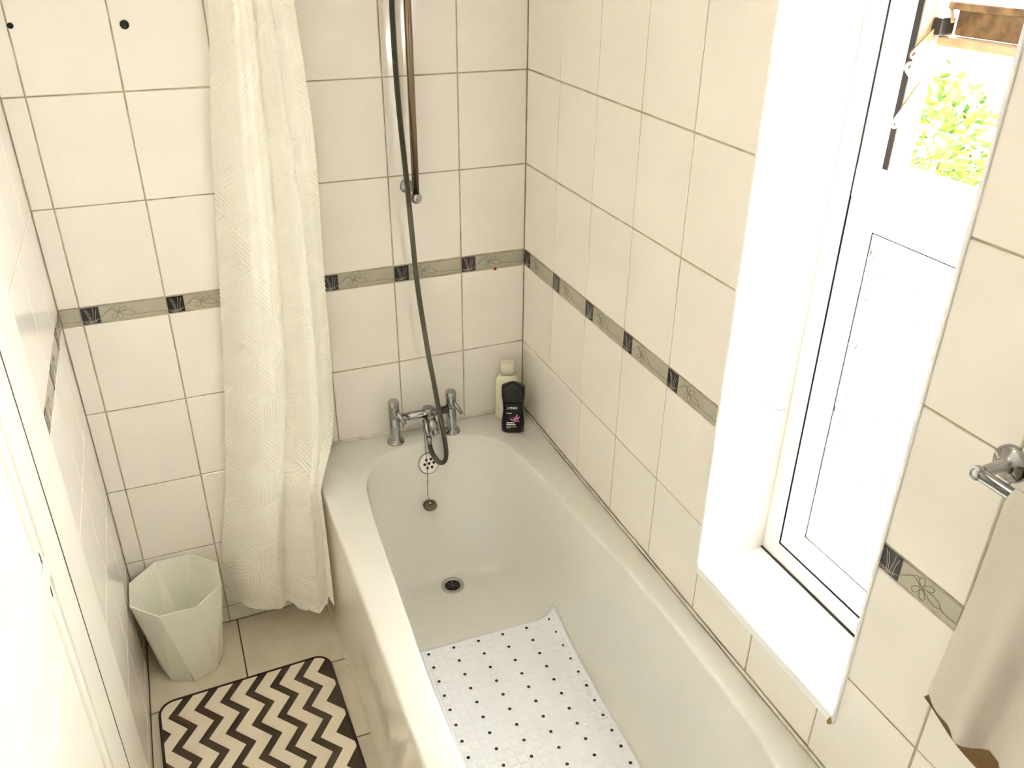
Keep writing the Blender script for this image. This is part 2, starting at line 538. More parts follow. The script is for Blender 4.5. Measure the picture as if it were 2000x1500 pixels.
# reveal boards, sill board
win(MB().box((0.0, Y1 - 0.0, Z0 - 0.012), (XF + 0.09, Y1 + 0.006, Z1 + 0.006)), 'reveal_board', M_TILE)
win(MB().box((0.0, Y0 - 0.006, Z0 - 0.012), (XF + 0.09, Y0, Z1 + 0.006)), 'reveal_board', M_UPVC)
win(MB().box((0.0, Y0, Z1), (XF + 0.09, Y1, Z1 + 0.012)), 'reveal_board', M_UPVC)
win(MB().box((-0.003, Y0, Z0 - 0.022), (XF + 0.003, Y1, Z0), ch=0.002), 'sill_board', M_UPVC)
win(MB().box((XF - 0.004, Y0, Z0 - 0.001), (XF + 0.001, Y1, Z0 + 0.0025)), 'sill_joint', M_DARK)
# outer frame
fb = 0.051
fx1 = XF + 0.065
win(MB().box((XF, Y1 - fb, Z0), (fx1, Y1, Z1), ch=0.003), 'frame_stile', M_UPVC)
win(MB().box((XF, Y0, Z0), (fx1, Y0 + fb, Z1), ch=0.003), 'frame_stile', M_UPVC)
win(MB().box((XF + 0.0005, Y0 + fb - 0.004, Z0), (fx1, Y1 - fb + 0.004, Z0 + 0.049), ch=0.003), 'frame_rail', M_UPVC)
win(MB().box((XF + 0.0005, Y0 + fb - 0.004, Z1 - 0.05), (fx1, Y1 - fb + 0.004, Z1), ch=0.003), 'frame_rail', M_UPVC)
win(MB().box((XF - 0.004, Y0 + fb - 0.004, ZT0), (fx1, Y1 - fb - 0.0035, ZT1 + 0.012), ch=0.004), 'transom', M_UPVC)
# lower light: dark joint, sloping glazing beads, glass
yi0, yi1, zi0, zi1 = Y0 + fb, Y1 - fb, Z0 + 0.049, ZT0
gk = MB()
gk.box((XF - 0.0012, yi1 - 0.0002, zi0), (XF + 0.004, yi1 + 0.0006, Z1 - 0.05)).box((XF - 0.0012, yi0, zi0 - 0.0014), (XF + 0.004, yi1, zi0 + 0.0002))
win(gk, 'frame_joint', M_DARK)
def bead(a, b, inn, name='glazing_bead'):
    """sloped bead of three steps from outer line a-b towards the glass, inn = inward direction"""
    A, B, I = Vector(a), Vector(b), Vector(inn)
    prof = [(0.0, 0.004), (0.004, -0.001), (0.020, 0.001), (0.024, 0.007), (0.040, 0.010), (0.052, 0.016), (0.052, 0.028), (0.0, 0.028)]
    V = []
    for P in (A, B):
        d = (B - A).normalized() * (0.0 if P is A else 0.0)
        for w, x in prof:
            mit = (B - A).normalized() * (w if P is A else -w)
            V.append(P + I * w + mit + Vector((x, 0, 0)))
    n = len(prof)
    F = [(i, (i + 1) % n, n + (i + 1) % n, n + i) for i in range(n)] + [tuple(range(n))[::-1], tuple(range(n, 2 * n))]
    win(MB().add(V, F), name, M_UPVC)
bead((XF, yi1, zi1), (XF, yi1, zi0), (0, -1, 0))
bead((XF, yi0, zi0), (XF, yi0, zi1), (0, 1, 0))
bead((XF, yi1, zi0), (XF, yi0, zi0), (0, 0, 1))
bead((XF, yi0, zi1), (XF, yi1, zi1), (0, 0, -1))
gx = XF + 0.017
e = 0.050
bl = MB()
for y in (yi1 - 0.0535, yi0 + 0.0535):
    bl.box((gx - 0.0015, y - 0.0012, zi0 + e), (gx + 0.004, y + 0.0012, zi1 - e - 0.001))
bl.box((gx - 0.0015, yi0 + 0.054, zi0 + 0.0515), (gx + 0.004, yi1 - 0.054, zi0 + 0.0535)).box((gx - 0.0015, yi0 + 0.054, zi1 - 0.0535), (gx + 0.004, yi1 - 0.054, zi1 - 0.0515))
win(bl, 'glazing_gasket', mat('grey_gasket', S((52, 42, 34)), 0.6))
pane = win(MB().box((gx, yi0 + e, zi0 + e), (gx + 0.005, yi1 - e, zi1 - e)), 'obscure_pane', M_OBSCURE)
# scrolls moulded into the pane; the edge set has relief shadow painted dark
rr = random.Random(3)
def scrolls(n, edge, m, w):
    sc = MB()
    for k in range(n):
        cy, cz = rr.uniform(yi0 + 0.06, yi1 - 0.07), rr.uniform(zi0 + 0.06, zi1 - 0.06)
        if edge: cy = yi1 - 0.060 - rr.random() * 0.012
        r0 = rr.uniform(0.006, 0.032) if not edge else rr.uniform(0.006, 0.018)
        a0 = rr.uniform(0, 6.28); sw = rr.uniform(1.0, 4.5) * rr.choice((-1, 1)) * (0.5 if edge else 1)
        pts = []
        for i in range(13):
            t = i / 12
            a = a0 + sw * t; r = r0 * (1 - 0.65 * t)
            y, z = cy + r * math.cos(a), cz + r * 1.3 * math.sin(a)
            if yi0 + 0.056 < y < yi1 - 0.056 and zi0 + 0.056 < z < zi1 - 0.056: pts.append((gx - 0.0003, y, z))
        if len(pts) > 3:
            sc.tube(pts, [0.0004 + w * math.sin(math.pi * i / (len(pts) - 1)) for i in range(len(pts))], 5)
    win(sc, 'scroll_relief', m)['kind'] = 'stuff'
scrolls(150, False, M_SCROLL, 0.0009)
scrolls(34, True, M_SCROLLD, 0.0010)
# opening light above the transom: gasket channel, friction stay, tilted sash
ys = Y1 - 0.117
win(MB().box((XF + 0.002, ys + 0.010, ZT1), (fx1, yi1 + 0.003, Z1 - 0.05), ch=0.003), 'vent_stile', M_UPVC)
win(MB().box((XF + 0.003, ys - 0.001, ZT1 + 0.006), (XF + 0.024, ys + 0.0105, Z1 - 0.05)), 'stay_channel', M_DARK)
win(MB().box((XF + 0.0035, ys - 0.0035, ZT1 + 0.006), (XF + 0.034, ys - 0.0009, Z1 - 0.05)), 'channel_edge', M_TANL)
def arm(p, q, name, m, w=0.008, y=-1.126):
    P, Q = Vector((p[0], y, p[1])), Vector((q[0], y, q[1]))
    d = (Q - P).normalized(); n = Vector((-d.z, 0, d.x)) * w
    V = []
    for yy in (0.0, -0.003):
        o = Vector((0, yy, 0))
        for a in range(7):
            t = math.pi / 2 + math.pi * a / 6
            V.append(P + d * (w * math.cos(t)) + n.normalized() * (w * math.sin(t)) + o)
        for a in range(7):
            t = -math.pi / 2 + math.pi * a / 6
            V.append(Q + d * (w * math.cos(t)) + n.normalized() * (w * math.sin(t)) + o)
    mb = MB()
    k = 14
    mb.add(V, [tuple(range(k)), tuple(range(2 * k - 1, k - 1, -1))] + [(i, (i + 1) % k, k + (i + 1) % k, k + i) for i in range(k)])
    o = win(mb, name, m)
    rv = MB()
    rv.lathe([(0, -0.0055), (0.0025, -0.005), (0.0035, -0.003), (0.0035, 0)], (p[0], y, p[1]), (0, 1, 0), 12)
    rv.v = [(x, yy, z) for x, yy, z in rv.v]
    win(rv, 'rivet', M_BRONZE, o, shift=(-0.17, 1.22, -WIN[2]))
    return o
M_STAY = mat('stay_metal', (0.40, 0.37, 0.32), 0.4, metal=0.3)
arm((0.1660, 1.789), (0.2080, 1.826), 'stay_arm', M_TAN, 0.0075)
arm((0.1650, 1.770), (0.1840, 1.752), 'stay_arm', M_STAY, 0.0085, -1.124)
arm((0.1630, 1.682), (0.2260, 1.770), 'stay_arm', M_STAY, 0.0075, -1.122)
win(MB().box((0.196, -1.140, 1.816), (0.226, -1.122, 1.842), ch=0.003), 'stay_block', M_DARK)
# sash: bottom rail of three members, side stile, glass
sy0, sy1 = Y0 + 0.006, -1.128
win(MB().box((0.214, sy0, 1.853), (0.236, sy1, 1.864), ch=0.002), 'sash_rail', M_TAN)
win(MB().box((0.226, sy0, 1.816), (0.240, sy1 - 0.012, 1.854), ch=0.002), 'sash_rail', M_TAN)
win(MB().box((0.206, sy0, 1.800), (0.236, sy1, 1.815), ch=0.002), 'sash_rail', M_TANL)
win(MB().tube([(0.222, sy1 + 0.001, 1.858), (0.214, sy1 - 0.016, 1.836)], 0.003, 8), 'sash_brace', M_TANL)
win(MB().box((0.222, sy0, 1.862), (0.228, sy1 - 0.02, Z1 - 0.02)), 'sash_pane', M_CLEAR)
win(MB().box((0.216, sy1 - 0.02, 1.862), (0.236, sy1, Z1 - 0.02), ch=0.002), 'sash_stile', M_UPVC)
# dark-square border on the far reveal, its overexposure put into pale colours
class _W: pass
RV = _W(); RV.o = window; RV.rz = 0.0
RV.fn = lambda a, t: (a - 0.17, -1.0 - 0.0006 + 1.22, t - WIN[2])
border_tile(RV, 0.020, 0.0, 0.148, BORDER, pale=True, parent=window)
# corner trims round the opening
def trim(name, a, b): return MB().box(a, b, ch=0.002).obj(name, M_UPVC, kind='structure')
trim('trim_4', (-0.004, Y0 - 0.006, Z0 - 0.016), (0.006, Y0 + 0.001, Z1 + 0.006))
trim('trim_5', (-0.003, Y1 - 0.001, Z0 + 0.0), (0.006, Y1 + 0.008, Z1 + 0.006))
MB().lathe([(0, -0.009), (0.003, -0.006), (0.0045, -0.002), (0.003, 0.004), (0.001, 0.009), (0, 0.010)], (-0.006, Y0 + 0.002, Z0 - 0.014), (0, 0, 1), 10).obj('trim_6', mat('old_sealant', S((160, 140, 80)), 0.6), kind='structure')

# ------------------------------------------------------------------ door in the left wall
door = empty('door_1', (XL, -1.0, 0.0), kind='structure')
def dr(mb, name, m=M_WOOD):
    mb.v = [(x - XL, y + 1.0, z) for x, y, z in mb.v]
    return mb.obj(name, m, door)
dr(MB().box((XL - 0.03, -0.733, 0.0), (XL + 0.001, -0.541, 2.1)), 'architrave')
dr(MB().box((XL - 0.03, -0.7390, 0.0), (XL + 0.0004, -0.7335, 2.1)), 'door_gap', M_DARK)
dr(MB().box((XL - 0.04, -0.866, 0.01), (XL + 0.0, -0.7392, 2.06)), 'door_stile')
dr(MB().box((XL - 0.04, -1.58, 0.01), (XL + 0.0, -1.452, 2.06), ch=0.002), 'door_stile')
for z0, z1 in ((0.01, 0.22), (0.98, 1.02), (1.92, 2.06)):
    dr(MB().box((XL - 0.04, -1.453, z0), (XL - 0.0004, -0.865, z1), ch=0.002), 'door_rail')
for z0, z1 in ((0.22, 0.98), (1.02, 1.92)):
    dr(MB().box((XL - 0.036, -1.453, z0), (XL - 0.010, -0.865, z1)), 'door_panel')
    m = MB()
    for y in (-0.882, -1.436):
        m.box((XL - 0.012, y - 0.014, z0), (XL - 0.003, y + 0.014, z1), ch=0.003)
    m.box((XL - 0.012, -1.436, z1 - 0.03), (XL - 0.003, -0.882, z1), ch=0.003).box((XL - 0.012, -1.436, z0), (XL - 0.003, -0.882, z0 + 0.03), ch=0.003)
    dr(m, 'panel_moulding')
    dr(MB().box((XL - 0.012, -1.36, z0 + 0.10), (XL - 0.004, -0.965, z1 - 0.10), ch=0.003), 'raised_field')
dr(MB().box((XL - 0.05, -1.60, 0.0), (XL - 0.04, -0.541, 2.1)), 'door_back')

# ------------------------------------------------------------------ bathtub
tub = empty('bathtub', (-0.345, -0.85, 0.0), 'white acrylic bathtub built in under the window', 'bathtub')
def tb(mb, name, m, **kw):
    mb.v = [(x + 0.345, y + 0.85, z) for x, y, z in mb.v]
    return mb.obj(name, m, tub, **kw)
outline = [(-0.6205, -1.2), (-0.618, -0.95), (-0.608, -0.75), (-0.595, -0.5), (-0.584, -0.33), (-0.566, -0.22), (-0.522, -0.145), (-0.46, -0.105), (-0.39, -0.089),
           (-0.32, -0.085), (-0.25, -0.096), (-0.19, -0.125), (-0.146, -0.18), (-0.120, -0.28), (-0.104, -0.42), (-0.092, -0.6), (-0.077, -0.75),
           (-0.066, -0.95), (-0.066, -1.2), (-0.078, -1.4), (-0.13, -1.53), (-0.22, -1.585), (-0.345, -1.6), (-0.47, -1.585), (-0.56, -1.53), (-0.61, -1.4)]
ol = spline(outline + [outline[0]], 6)[:-1]
N = len(ol)
CX, CY = -0.345, -0.85
def ring(b, a, grow=0.0):
    out = []
    for i, (x, y) in enumerate(ol):
        dx, dy = x - CX, y - CY
        px, py = ol[i - 1]; nx, ny = ol[(i + 1) % N]
        t = Vector((nx - px, ny - py)).normalized()
        nrm = Vector((-t.y, t.x))
        if nrm.dot(Vector((dx, dy))) < 0: nrm = -nrm
        sy = (1 - 0.09 * a) * (1 - 0.185 * b)
        out.append((CX + dx * (1 - 0.42 * a) + nrm.x * grow, CY + dy * sy + nrm.y * grow))
    return out
ZF = 0.176
rings = []
rect = (-0.692, -0.002, -1.69, -0.002)
def to_rect(x, y):
    dx, dy = x - CX, y - CY
    k = 1e9
    if dx > 0: k = min(k, (rect[1] - CX) / dx)
    if dx < 0: k = min(k, (rect[0] - CX) / dx)
    if dy > 0: k = min(k, (rect[3] - CY) / dy)
    if dy < 0: k = min(k, (rect[2] - CY) / dy)
    return CX + dx * k, CY + dy * k
outer = [to_rect(x, y) for x, y in ol]
# put rim vertices exactly into the corners
for cx_, cy_ in ((rect[0], rect[3]), (rect[1], rect[3]), (rect[1], rect[2]), (rect[0], rect[2])):
    i = min(range(N), key=lambda k: (outer[k][0] - cx_) ** 2 + (outer[k][1] - cy_) ** 2)
    outer[i] = (cx_, cy_)
inset = lambda p, d: (min(max(p[0], rect[0] + d), rect[1] - d), min(max(p[1], rect[2] + d), rect[3] - d))
rings.append([(x, y, RIM - 0.035) for x, y in outer])
rings.append([(x, y, RIM - 0.006) for x, y in outer])
rings.append([(*inset(p, 0.002), RIM - 0.0018) for p in outer])
rings.append([(*inset(p, 0.006), RIM) for p in outer])
RR = 0.009
rings.append([(x, y, RIM) for x, y in ring(0, 0, RR * 1.25)])
for k in range(0, 6):
    t = k / 5 * math.pi / 2
    rings.append([(x, y, RIM - RR + RR * math.cos(t)) for x, y in ring(0, 0, RR * (1 - math.sin(t)))])
zt = RIM - RR
nexp = 4.5
for k in range(1, 21):
    ph = (k / 20) * math.pi / 2
    b = math.sin(ph) ** (2 / nexp); a = 1 - math.cos(ph) ** (2 / nexp)
    rings.append([(x, y, zt - (zt - ZF) * b) for x, y in ring(b, a)])
V, F = [], []
for r_ in rings: V += r_
for i in range(len(rings) - 1):
    for k in range(N):
        k2 = (k + 1) % N
        F.append((i * N + k, i * N + k2, (i + 1) * N + k2, (i + 1) * N + k))
c = len(V); V.append((CX, CY, ZF))
o = (len(rings) - 1) * N
F += [(o + k, o + (k + 1) % N, c) for k in range(N)]
tub_bvh = BVHTree.FromPolygons([Vector(p) for p in V], F)
shell = MB().add(V, F, 0, True)
shell = tb(shell, 'tub_shell', M_ACRYL)
def tub_z(x, y, start=0.5):
    h = tub_bvh.ray_cast(Vector((x, y, start)), Vector((0, 0, -1)))
    return h[0].z if h[0] is not None else ZF
# overflow plate on the end wall
h = tub_bvh.ray_cast(Vector((-0.352, -0.6, 0.508)), Vector((0, 1, 0)))
oc, on = h[0], h[1]
if on.y > 0: on = -on
U = on.cross(Vector((0, 0, 1))).normalized(); Wv = U.cross(on).normalized()
plate = tb(MB().lathe([(0, 0.006), (0.027, 0.0055), (0.031, 0.003), (0.032, 0.0), (0, 0.0)], oc, on, 32), 'overflow_plate', mat('overflow_white', (0.85, 0.84, 0.8), 0.25))
tb(MB().lathe([(0.0305, 0.0), (0.0305, 0.005), (0.0335, 0.0045), (0.0345, 0.0)], oc, on, 32), 'overflow_ring', M_STEEL, label='thin metal ring round the overflow')
for k in range(7):
    a = k * math.pi / 3
    cpos = oc + on * 0.0058 + ((U * math.cos(a) + Wv * math.sin(a)) * 0.0145 if k < 6 else Vector((0, 0, 0)))
    mb = MB().lathe([(0, 0.0006), (0.0042, 0.0005), (0.0042, -0.002)], cpos, on, 10)
    mb.v = [(x + 0.345, y + 0.85, z) for x, y, z in mb.v]
    mb.obj('overflow_hole', M_HOLE, plate)
# waste
wz = tub_z(-0.348, -0.295)
wc = (-0.348, -0.295, wz)
wr = tb(MB().lathe([(0.0355, 0.0), (0.035, 0.0025), (0.030, 0.003), (0.0245, 0.0), (0.022, -0.006), (0.021, -0.012)], wc, (0, 0, 1), 36), 'waste_ring', M_STEEL)
mb = MB().lathe([(0.0235, 0.0012), (0, 0.0012)], wc, (0, 0, 1), 32)
tb(mb, 'waste_hole', M_HOLE)
mb = MB()
for k in range(3):
    a = k * math.pi / 3 + 0.3
    mb.tube([(wc[0] - 0.02 * math.cos(a), wc[1] - 0.02 * math.sin(a), wz + 0.0022), (wc[0] + 0.02 * math.cos(a), wc[1] + 0.02 * math.sin(a), wz + 0.0022)], 0.0018, 6)
mb.lathe([(0, 0.005), (0.004, 0.0045), (0.005, 0.002)], wc, (0, 0, 1), 10)
tb(mb, 'waste_grate', mat('dark_steel', (0.10, 0.095, 0.09), 0.4, metal=0.6))

# bath panel
tb(MB().box((-0.689, -1.69, 0.0), (-0.674, -0.002, RIM - 0.028), ch=0.003), 'side_panel', M_PANEL)

# ------------------------------------------------------------------ bath mixer tap
TAPX = ((-0.4366, -0.0575), (-0.2607, -0.062))
tap = empty('bath_mixer_tap', (-0.349, -0.06, RIM), 'chrome two-pillar bath mixer tap on the far bath rim', 'tap')
def tp(mb, name, m=M_CHROME, parent=None):
    mb.v = [(x + 0.349, y + 0.06, z - RIM) for x, y, z in mb.v]
    return mb.obj(name, m, parent or tap)
ZP = 0.142
for i, (x, y) in enumerate(TAPX):
    pil = tp(MB().lathe([(0.0155, 0.0), (0.0155, ZP * 0.60), (0.0150, ZP * 0.605), (0.0150, ZP * 0.625), (0.0162, ZP * 0.63), (0.0162, ZP - 0.002), (0.0145, ZP), (0, ZP)], (x, y, RIM), (0, 0, 1), 28), 'pillar')
    tp(MB().lathe([(0.026, 0.0), (0.026, 0.004), (0.024, 0.0065), (0.017, 0.008), (0.0155, 0.012)], (x, y, RIM), (0, 0, 1), 32), 'base_flange', M_CHROME, pil)
    z0 = RIM + ZP * 0.80
    dx = 0.022
    tp(MB().tube([(x + 0.002, y - 0.012, z0), (x + dx * 0.5, y - 0.026, z0 - 0.014), (x + dx, y - 0.036, z0 - 0.036)], [0.0055, 0.0065, 0.0055], 10), 'lever', M_CHROME, pil)
ZB = 0.657
tp(MB().tube([(TAPX[0][0] + 0.012, TAPX[0][1], ZB), (TAPX[1][0] - 0.012, TAPX[1][1], ZB)], 0.0125, 20), 'crossbar')
tp(MB().lathe([(0, 0.018), (0.017, 0.017), (0.018, 0.014), (0.018, -0.020), (0.014, -0.024), (0, -0.024)], (-0.332, -0.06, ZB), (0, 0, 1), 24), 'diverter_body')
tp(MB().tube([(-0.322, -0.06, ZB), (-0.314, -0.06, ZB)], 0.0165, 20), 'collar')
tp(MB().tube([(-0.332, -0.066, ZB - 0.004), (-0.331, -0.092, ZB - 0.016), (-0.329, -0.115, ZB - 0.034)], [0.014, 0.014, 0.013], 18), 'spout')
tp(MB().tube([(-0.329, -0.114, ZB - 0.033), (-0.328, -0.123, ZB - 0.043)], 0.0118, 8, smooth=False), 'aerator')
tp(MB().tube([(-0.348, -0.075, ZB - 0.012), (-0.347, -0.094, ZB - 0.044), (-0.3455, -0.1, ZB - 0.074)], [0.009, 0.008, 0.007], 14), 'hose_outlet')

# shower hose
hp = [(-0.3455, -0.1, 0.5855), (-0.3446, -0.11, 0.5632), (-0.3375, -0.12, 0.5362), (-0.322, -0.124, 0.5138), (-0.3072, -0.124, 0.5139), (-0.2985, -0.118, 0.531), (-0.2975, -0.11, 0.5648),
      (-0.3009, -0.1, 0.6109), (-0.3083, -0.09, 0.6786), (-0.3162, -0.075, 0.7682), (-0.3243, -0.065, 0.8411), (-0.3342, -0.06, 0.9389), (-0.3414, -0.055, 1.0172), (-0.3476, -0.05, 1.1081),
      (-0.3521, -0.05, 1.1973), (-0.3587, -0.058, 1.2857), (-0.3627, -0.06, 1.3552), (-0.3660, -0.055, 1.4327), (-0.3705, -0.05, 1.5354), (-0.3735, -0.05, 1.6213), (-0.3751, -0.05, 1.7038), (-0.3745, -0.05, 1.7942), (-0.368, -0.056, 1.90), (-0.356, -0.066, 1.99)]
sp = [Vector(p) for p in spline(hp, 40)]
# even resampling, ridge every 4 mm
acc = [0.0]
for i in range(1, len(sp)): acc.append(acc[-1] + (sp[i] - sp[i - 1]).length)
nst = int(acc[-1] / 0.00135)
res, j = [], 0
for i in range(nst + 1):
    s_ = acc[-1] * i / nst
    while j < len(acc) - 2 and acc[j + 1] < s_: j += 1
    t = (s_ - acc[j]) / max(acc[j + 1] - acc[j], 1e-9)
    res.append(sp[j].lerp(sp[j + 1], min(max(t, 0), 1)))
M_HOSE = mat('hose_steel', (0.17, 0.16, 0.135), 0.3, metal=1.0)
hose = empty('shower_hose', res[0], 'ribbed metal shower hose hanging in a loop from tap', 'hose')
mb = MB().tube([p - res[0] for p in res], [0.0076 if i % 2 == 0 else 0.0063 for i in range(len(res))], 12, smooth=False)
mb.obj('corrugated_tube', M_HOSE, hose)
MB().tube([res[0] - res[0] + Vector((0, 0, 0.012)), res[12] - res[0]], [0.0085, 0.0078], 12).obj('hose_nut', M_CHROME, hose)

# shower rail
RX, RY = -0.3370, -0.05
rail = empty('shower_rail', (RX, RY, 1.313), 'vertical chrome shower riser rail with ball end', 'rail')
def rl(mb, name, m, parent=None):
    mb.v = [(x - RX, y - RY, z - 1.313) for x, y, z in mb.v]
    return mb.obj(name, m, parent or rail)
rl(MB().tube([(RX, RY, 1.315), (RX, RY, 2.12)], 0.0095, 20), 'rail_tube', M_BRONZE)
def ball(r, n=10):
    return [(r * math.sin(math.pi * i / n), -r * math.cos(math.pi * i / n)) for i in range(n + 1)]
rl(MB().lathe(ball(0.0155), (RX, RY, 1.313), (0, 0, 1), 20), 'ball_end', M_CHROME)
for z in (1.338, 2.08):
    br = rl(MB().lathe([(0.019, 0.0), (0.0185, 0.005), (0.014, 0.008), (0.0105, 0.010), (0.0085, 0.020), (0.0085, 0.046)], (RX - 0.012, 0.0, z - 0.004), (0.012, -0.05, 0.0), 22), 'wall_bracket', M_CHROME)
# handset on its holder above the picture
hs = rl(MB().tube([(-0.355, -0.068, 1.985), (-0.350, -0.085, 2.06), (-0.345, -0.12, 2.15)], [0.010, 0.012, 0.013], 14).lathe([(0, 0.0), (0.035, 0.004), (0.045, 0.014), (0.045, 0.024), (0, 0.026)], (-0.345, -0.115, 2.165), (0, -0.8, -0.6), 24), 'handset', M_CHROME)
rl(MB().box((RX - 0.026, RY - 0.032, 2.02), (RX + 0.012, RY + 0.012, 2.05), ch=0.004), 'handset_holder', M_CHROME)

# bath plug hanging on its chain
ch = spline([(-0.3562, -0.083, 0.632), (-0.3585, -0.100, 0.575), (-0.3624, -0.119, 0.5183), (-0.3680, -0.140, 0.470), (-0.3715, -0.150, 0.420)], 14)
plugc = Vector((-0.3722, -0.162, 0.3975))
h = tub_bvh.ray_cast(Vector((-0.3722, -0.6, 0.3975)), Vector((0, 1, 0)))
pn = -h[1] if h[1].y > 0 else h[1]
pn = Vector((0.0, -0.22, 0.97)).normalized()
plugc = h[0] + Vector((0.0, -0.024, 0.0))
plug = empty('bath_plug', plugc, 'dark bath plug hanging on a bead chain inside the tub', 'plug')
hits = []
for p in ch:
    q = Vector(p)
    hh = tub_bvh.ray_cast(Vector((q.x, -0.6, q.z)), Vector((0, 1, 0))) if q.z < 0.56 else (None,)
    if hh[0] is not None: q.y = min(q.y, hh[0].y - 0.003)
    if q.z < 0.56 and 0.47 < q.z < 0.545: q.y -= 0.006
    hits.append(q)
hits.append(plugc + pn * 0.012)
mb = MB()
for i, q in enumerate(hits):
    mb.lathe([(0, -0.0016), (0.0013, -0.0008), (0.0013, 0.0008), (0, 0.0016)], q - plugc, (0, 0, 1), 6)
mb.tube([q - plugc for q in hits], 0.0007, 5)
M_CHAIN = mat('dull_brass', S((120, 96, 58)), 0.4, metal=0.8)
mb.obj('bead_chain', M_CHAIN, plug)
M_PLUG = mat('plug_rubber', S((92, 84, 66)), 0.5)
MB().lathe([(0.020, 0.0), (0.0215, 0.003), (0.0205, 0.007), (0.012, 0.0095), (0, 0.010)], (0, 0, 0), pn, 28).obj('stopper', M_PLUG, plug)
MB().lathe(ball(0.005, 6), pn * 0.012, pn, 12).obj('chain_eye', M_CHROME, plug)

# ------------------------------------------------------------------ bath mat
bm_root = empty('bath_mat', (-0.320, -0.522, ZF), 'pale grey non-slip bath mat of small squares lying in the tub', 'bath mat')
th_ = math.radians(-1.7)
MW, ML = 0.405, 0.70
def mw(u, v):
    """mat coordinates (u across, v towards the camera) -> world, laid on the tub floor"""
    dx, dy = u - MW / 2, -v
    return -0.320 + dx * math.cos(th_) - dy * math.sin(th_), -0.522 + dx * math.sin(th_) + dy * math.cos(th_)
def surf(x, y, u, v):
    z = tub_z(x, y)
    return z + 0.0035 + 0.0012 * math.sin(v * 31) * (1 if v < 0.35 else 0.3)
def drape(u, v, h):
    x, y = mw(u, v)
    return (x + 0.320, y + 0.522, surf(x, y, u, v) + h - ZF)
mb = MB()
nu, nv = 48, 84
gridv = [drape(MW * i / nu, ML * j / nv, 0.0) for j in range(nv + 1) for i in range(nu + 1)]
low = [(x, y, z - 0.0022) for x, y, z in gridv]
W1 = nu + 1
f1 = [(j * W1 + i, j * W1 + i + 1, (j + 1) * W1 + i + 1, (j + 1) * W1 + i) for j in range(nv) for i in range(nu)]
mb.add(gridv, f1, 0, True)
rimi = [i for i in range(W1)] + [j * W1 + nu for j in range(1, nv + 1)] + [nv * W1 + i for i in range(nu - 1, -1, -1)] + [j * W1 for j in range(nv - 1, 0, -1)]
R_ = len(rimi)
mb.add([gridv[i] for i in rimi] + [low[i] for i in rimi], [(k, (k + 1) % R_, R_ + (k + 1) % R_, R_ + k) for k in range(R_)])
mb.obj('mat_sheet', M_MAT, bm_root)
PU, PV = 0.0725 / 3, 0.025
pads = MB()
nU, nV = 16, 27
for i in range(nU):
    for j in range(nV):
        u0, v0 = 0.0098 + i * PU, 0.010 + j * PV
        q = [(u0 + 0.0025, v0 + 0.0025), (u0 + PU - 0.0025, v0 + 0.0025), (u0 + PU - 0.0025, v0 + PV - 0.0025), (u0 + 0.0025, v0 + PV - 0.0025)]
        c4 = (u0 + PU / 2, v0 + PV / 2)
        lowq = [drape(a, b, 0.0) for a, b in q]
        hiq = [drape(a + (c4[0] - a) * 0.10, b + (c4[1] - b) * 0.10, 0.0027) for a, b in q]
        pads.add(lowq + hiq, [(4, 5, 6, 7)] + [(k, (k + 1) % 4, 4 + (k + 1) % 4, 4 + k) for k in range(4)])
po = pads.obj('square_pads', M_MAT, bm_root)
po['kind'] = 'stuff'
hole_me = MB().lathe([(0, 0.0033), (0.0036, 0.0033), (0.0046, 0.0026), (0.005, 0.0)], (0, 0, 0), (0, 0, 1), 12).mesh('drain_hole', mat('hole_shadow', (0.02, 0.02, 0.022), 0.7))
for i in range(6):
    for j in range(13):
        u, v = 0.0098 + PU * 0.0 + 0.0121 + i * 0.0725 + 0.0 , 0.010 + 0.0125 + j * 0.05
        link('drain_hole', hole_me, bm_root, drape(u, v, 0.0002))

# ------------------------------------------------------------------ bottles on the corner of the bath
def loft(sections, n=32, smooth=True, cap=True):
    """sections: (z, half width, half depth, exponent)"""
    mb = MB()
    V = []
    for z, a, b, p in sections:
        for k in range(n):
            t = 2 * math.pi * k / n
            cx, sx = math.cos(t), math.sin(t)
            V.append((a * math.copysign(abs(cx) ** (2 / p), cx), b * math.copysign(abs(sx) ** (2 / p), sx), z))
    F = [(i * n + k, i * n + (k + 1) % n, (i + 1) * n + (k + 1) % n, (i + 1) * n + k) for i in range(len(sections) - 1) for k in range(n)]
    mb.add(V, F, 0, smooth)
    if cap:
        mb.add(V[:n], [tuple(range(n))[::-1]]); mb.add(V[-n:], [tuple(range(n))])
    return mb
yaw = math.radians(-22)
bt = empty('shower_gel_bottle', (-0.084, -0.128, RIM + 0.0005), 'waisted black shower gel bottle with white lettering in the bath corner', 'bottle', rz=yaw)
BH = 0.172
loft([(0.0, 0.030, 0.015, 3), (0.004, 0.0345, 0.018, 3), (0.03, 0.0355, 0.019, 3), (0.055, 0.0325, 0.0185, 3), (0.075, 0.0305, 0.018, 3), (0.095, 0.0315, 0.018, 3), (0.104, 0.0328, 0.0185, 3)]).obj('bottle_body', M_BOTTLE, bt)
loft([(0.1045, 0.0325, 0.0182, 3), (0.12, 0.035, 0.019, 3), (0.14, 0.0358, 0.019, 3.5), (0.155, 0.0355, 0.0185, 3.5), (0.158, 0.034, 0.0175, 3), (0.165, 0.020, 0.013, 2.5), (0.1695, 0.010, 0.008, 2), (BH - 0.001, 0.002, 0.002, 2)]).obj('bottle_cap', M_BOTTLE, bt)
tc = bpy.data.curves.new('lettering', 'FONT')
tc.body = 'LYNX'; tc.size = 0.0125; tc.align_x = 'CENTER'; tc.extrude = 0.0003; tc.offset = 0.0003
tc.materials.append(M_WHITE)
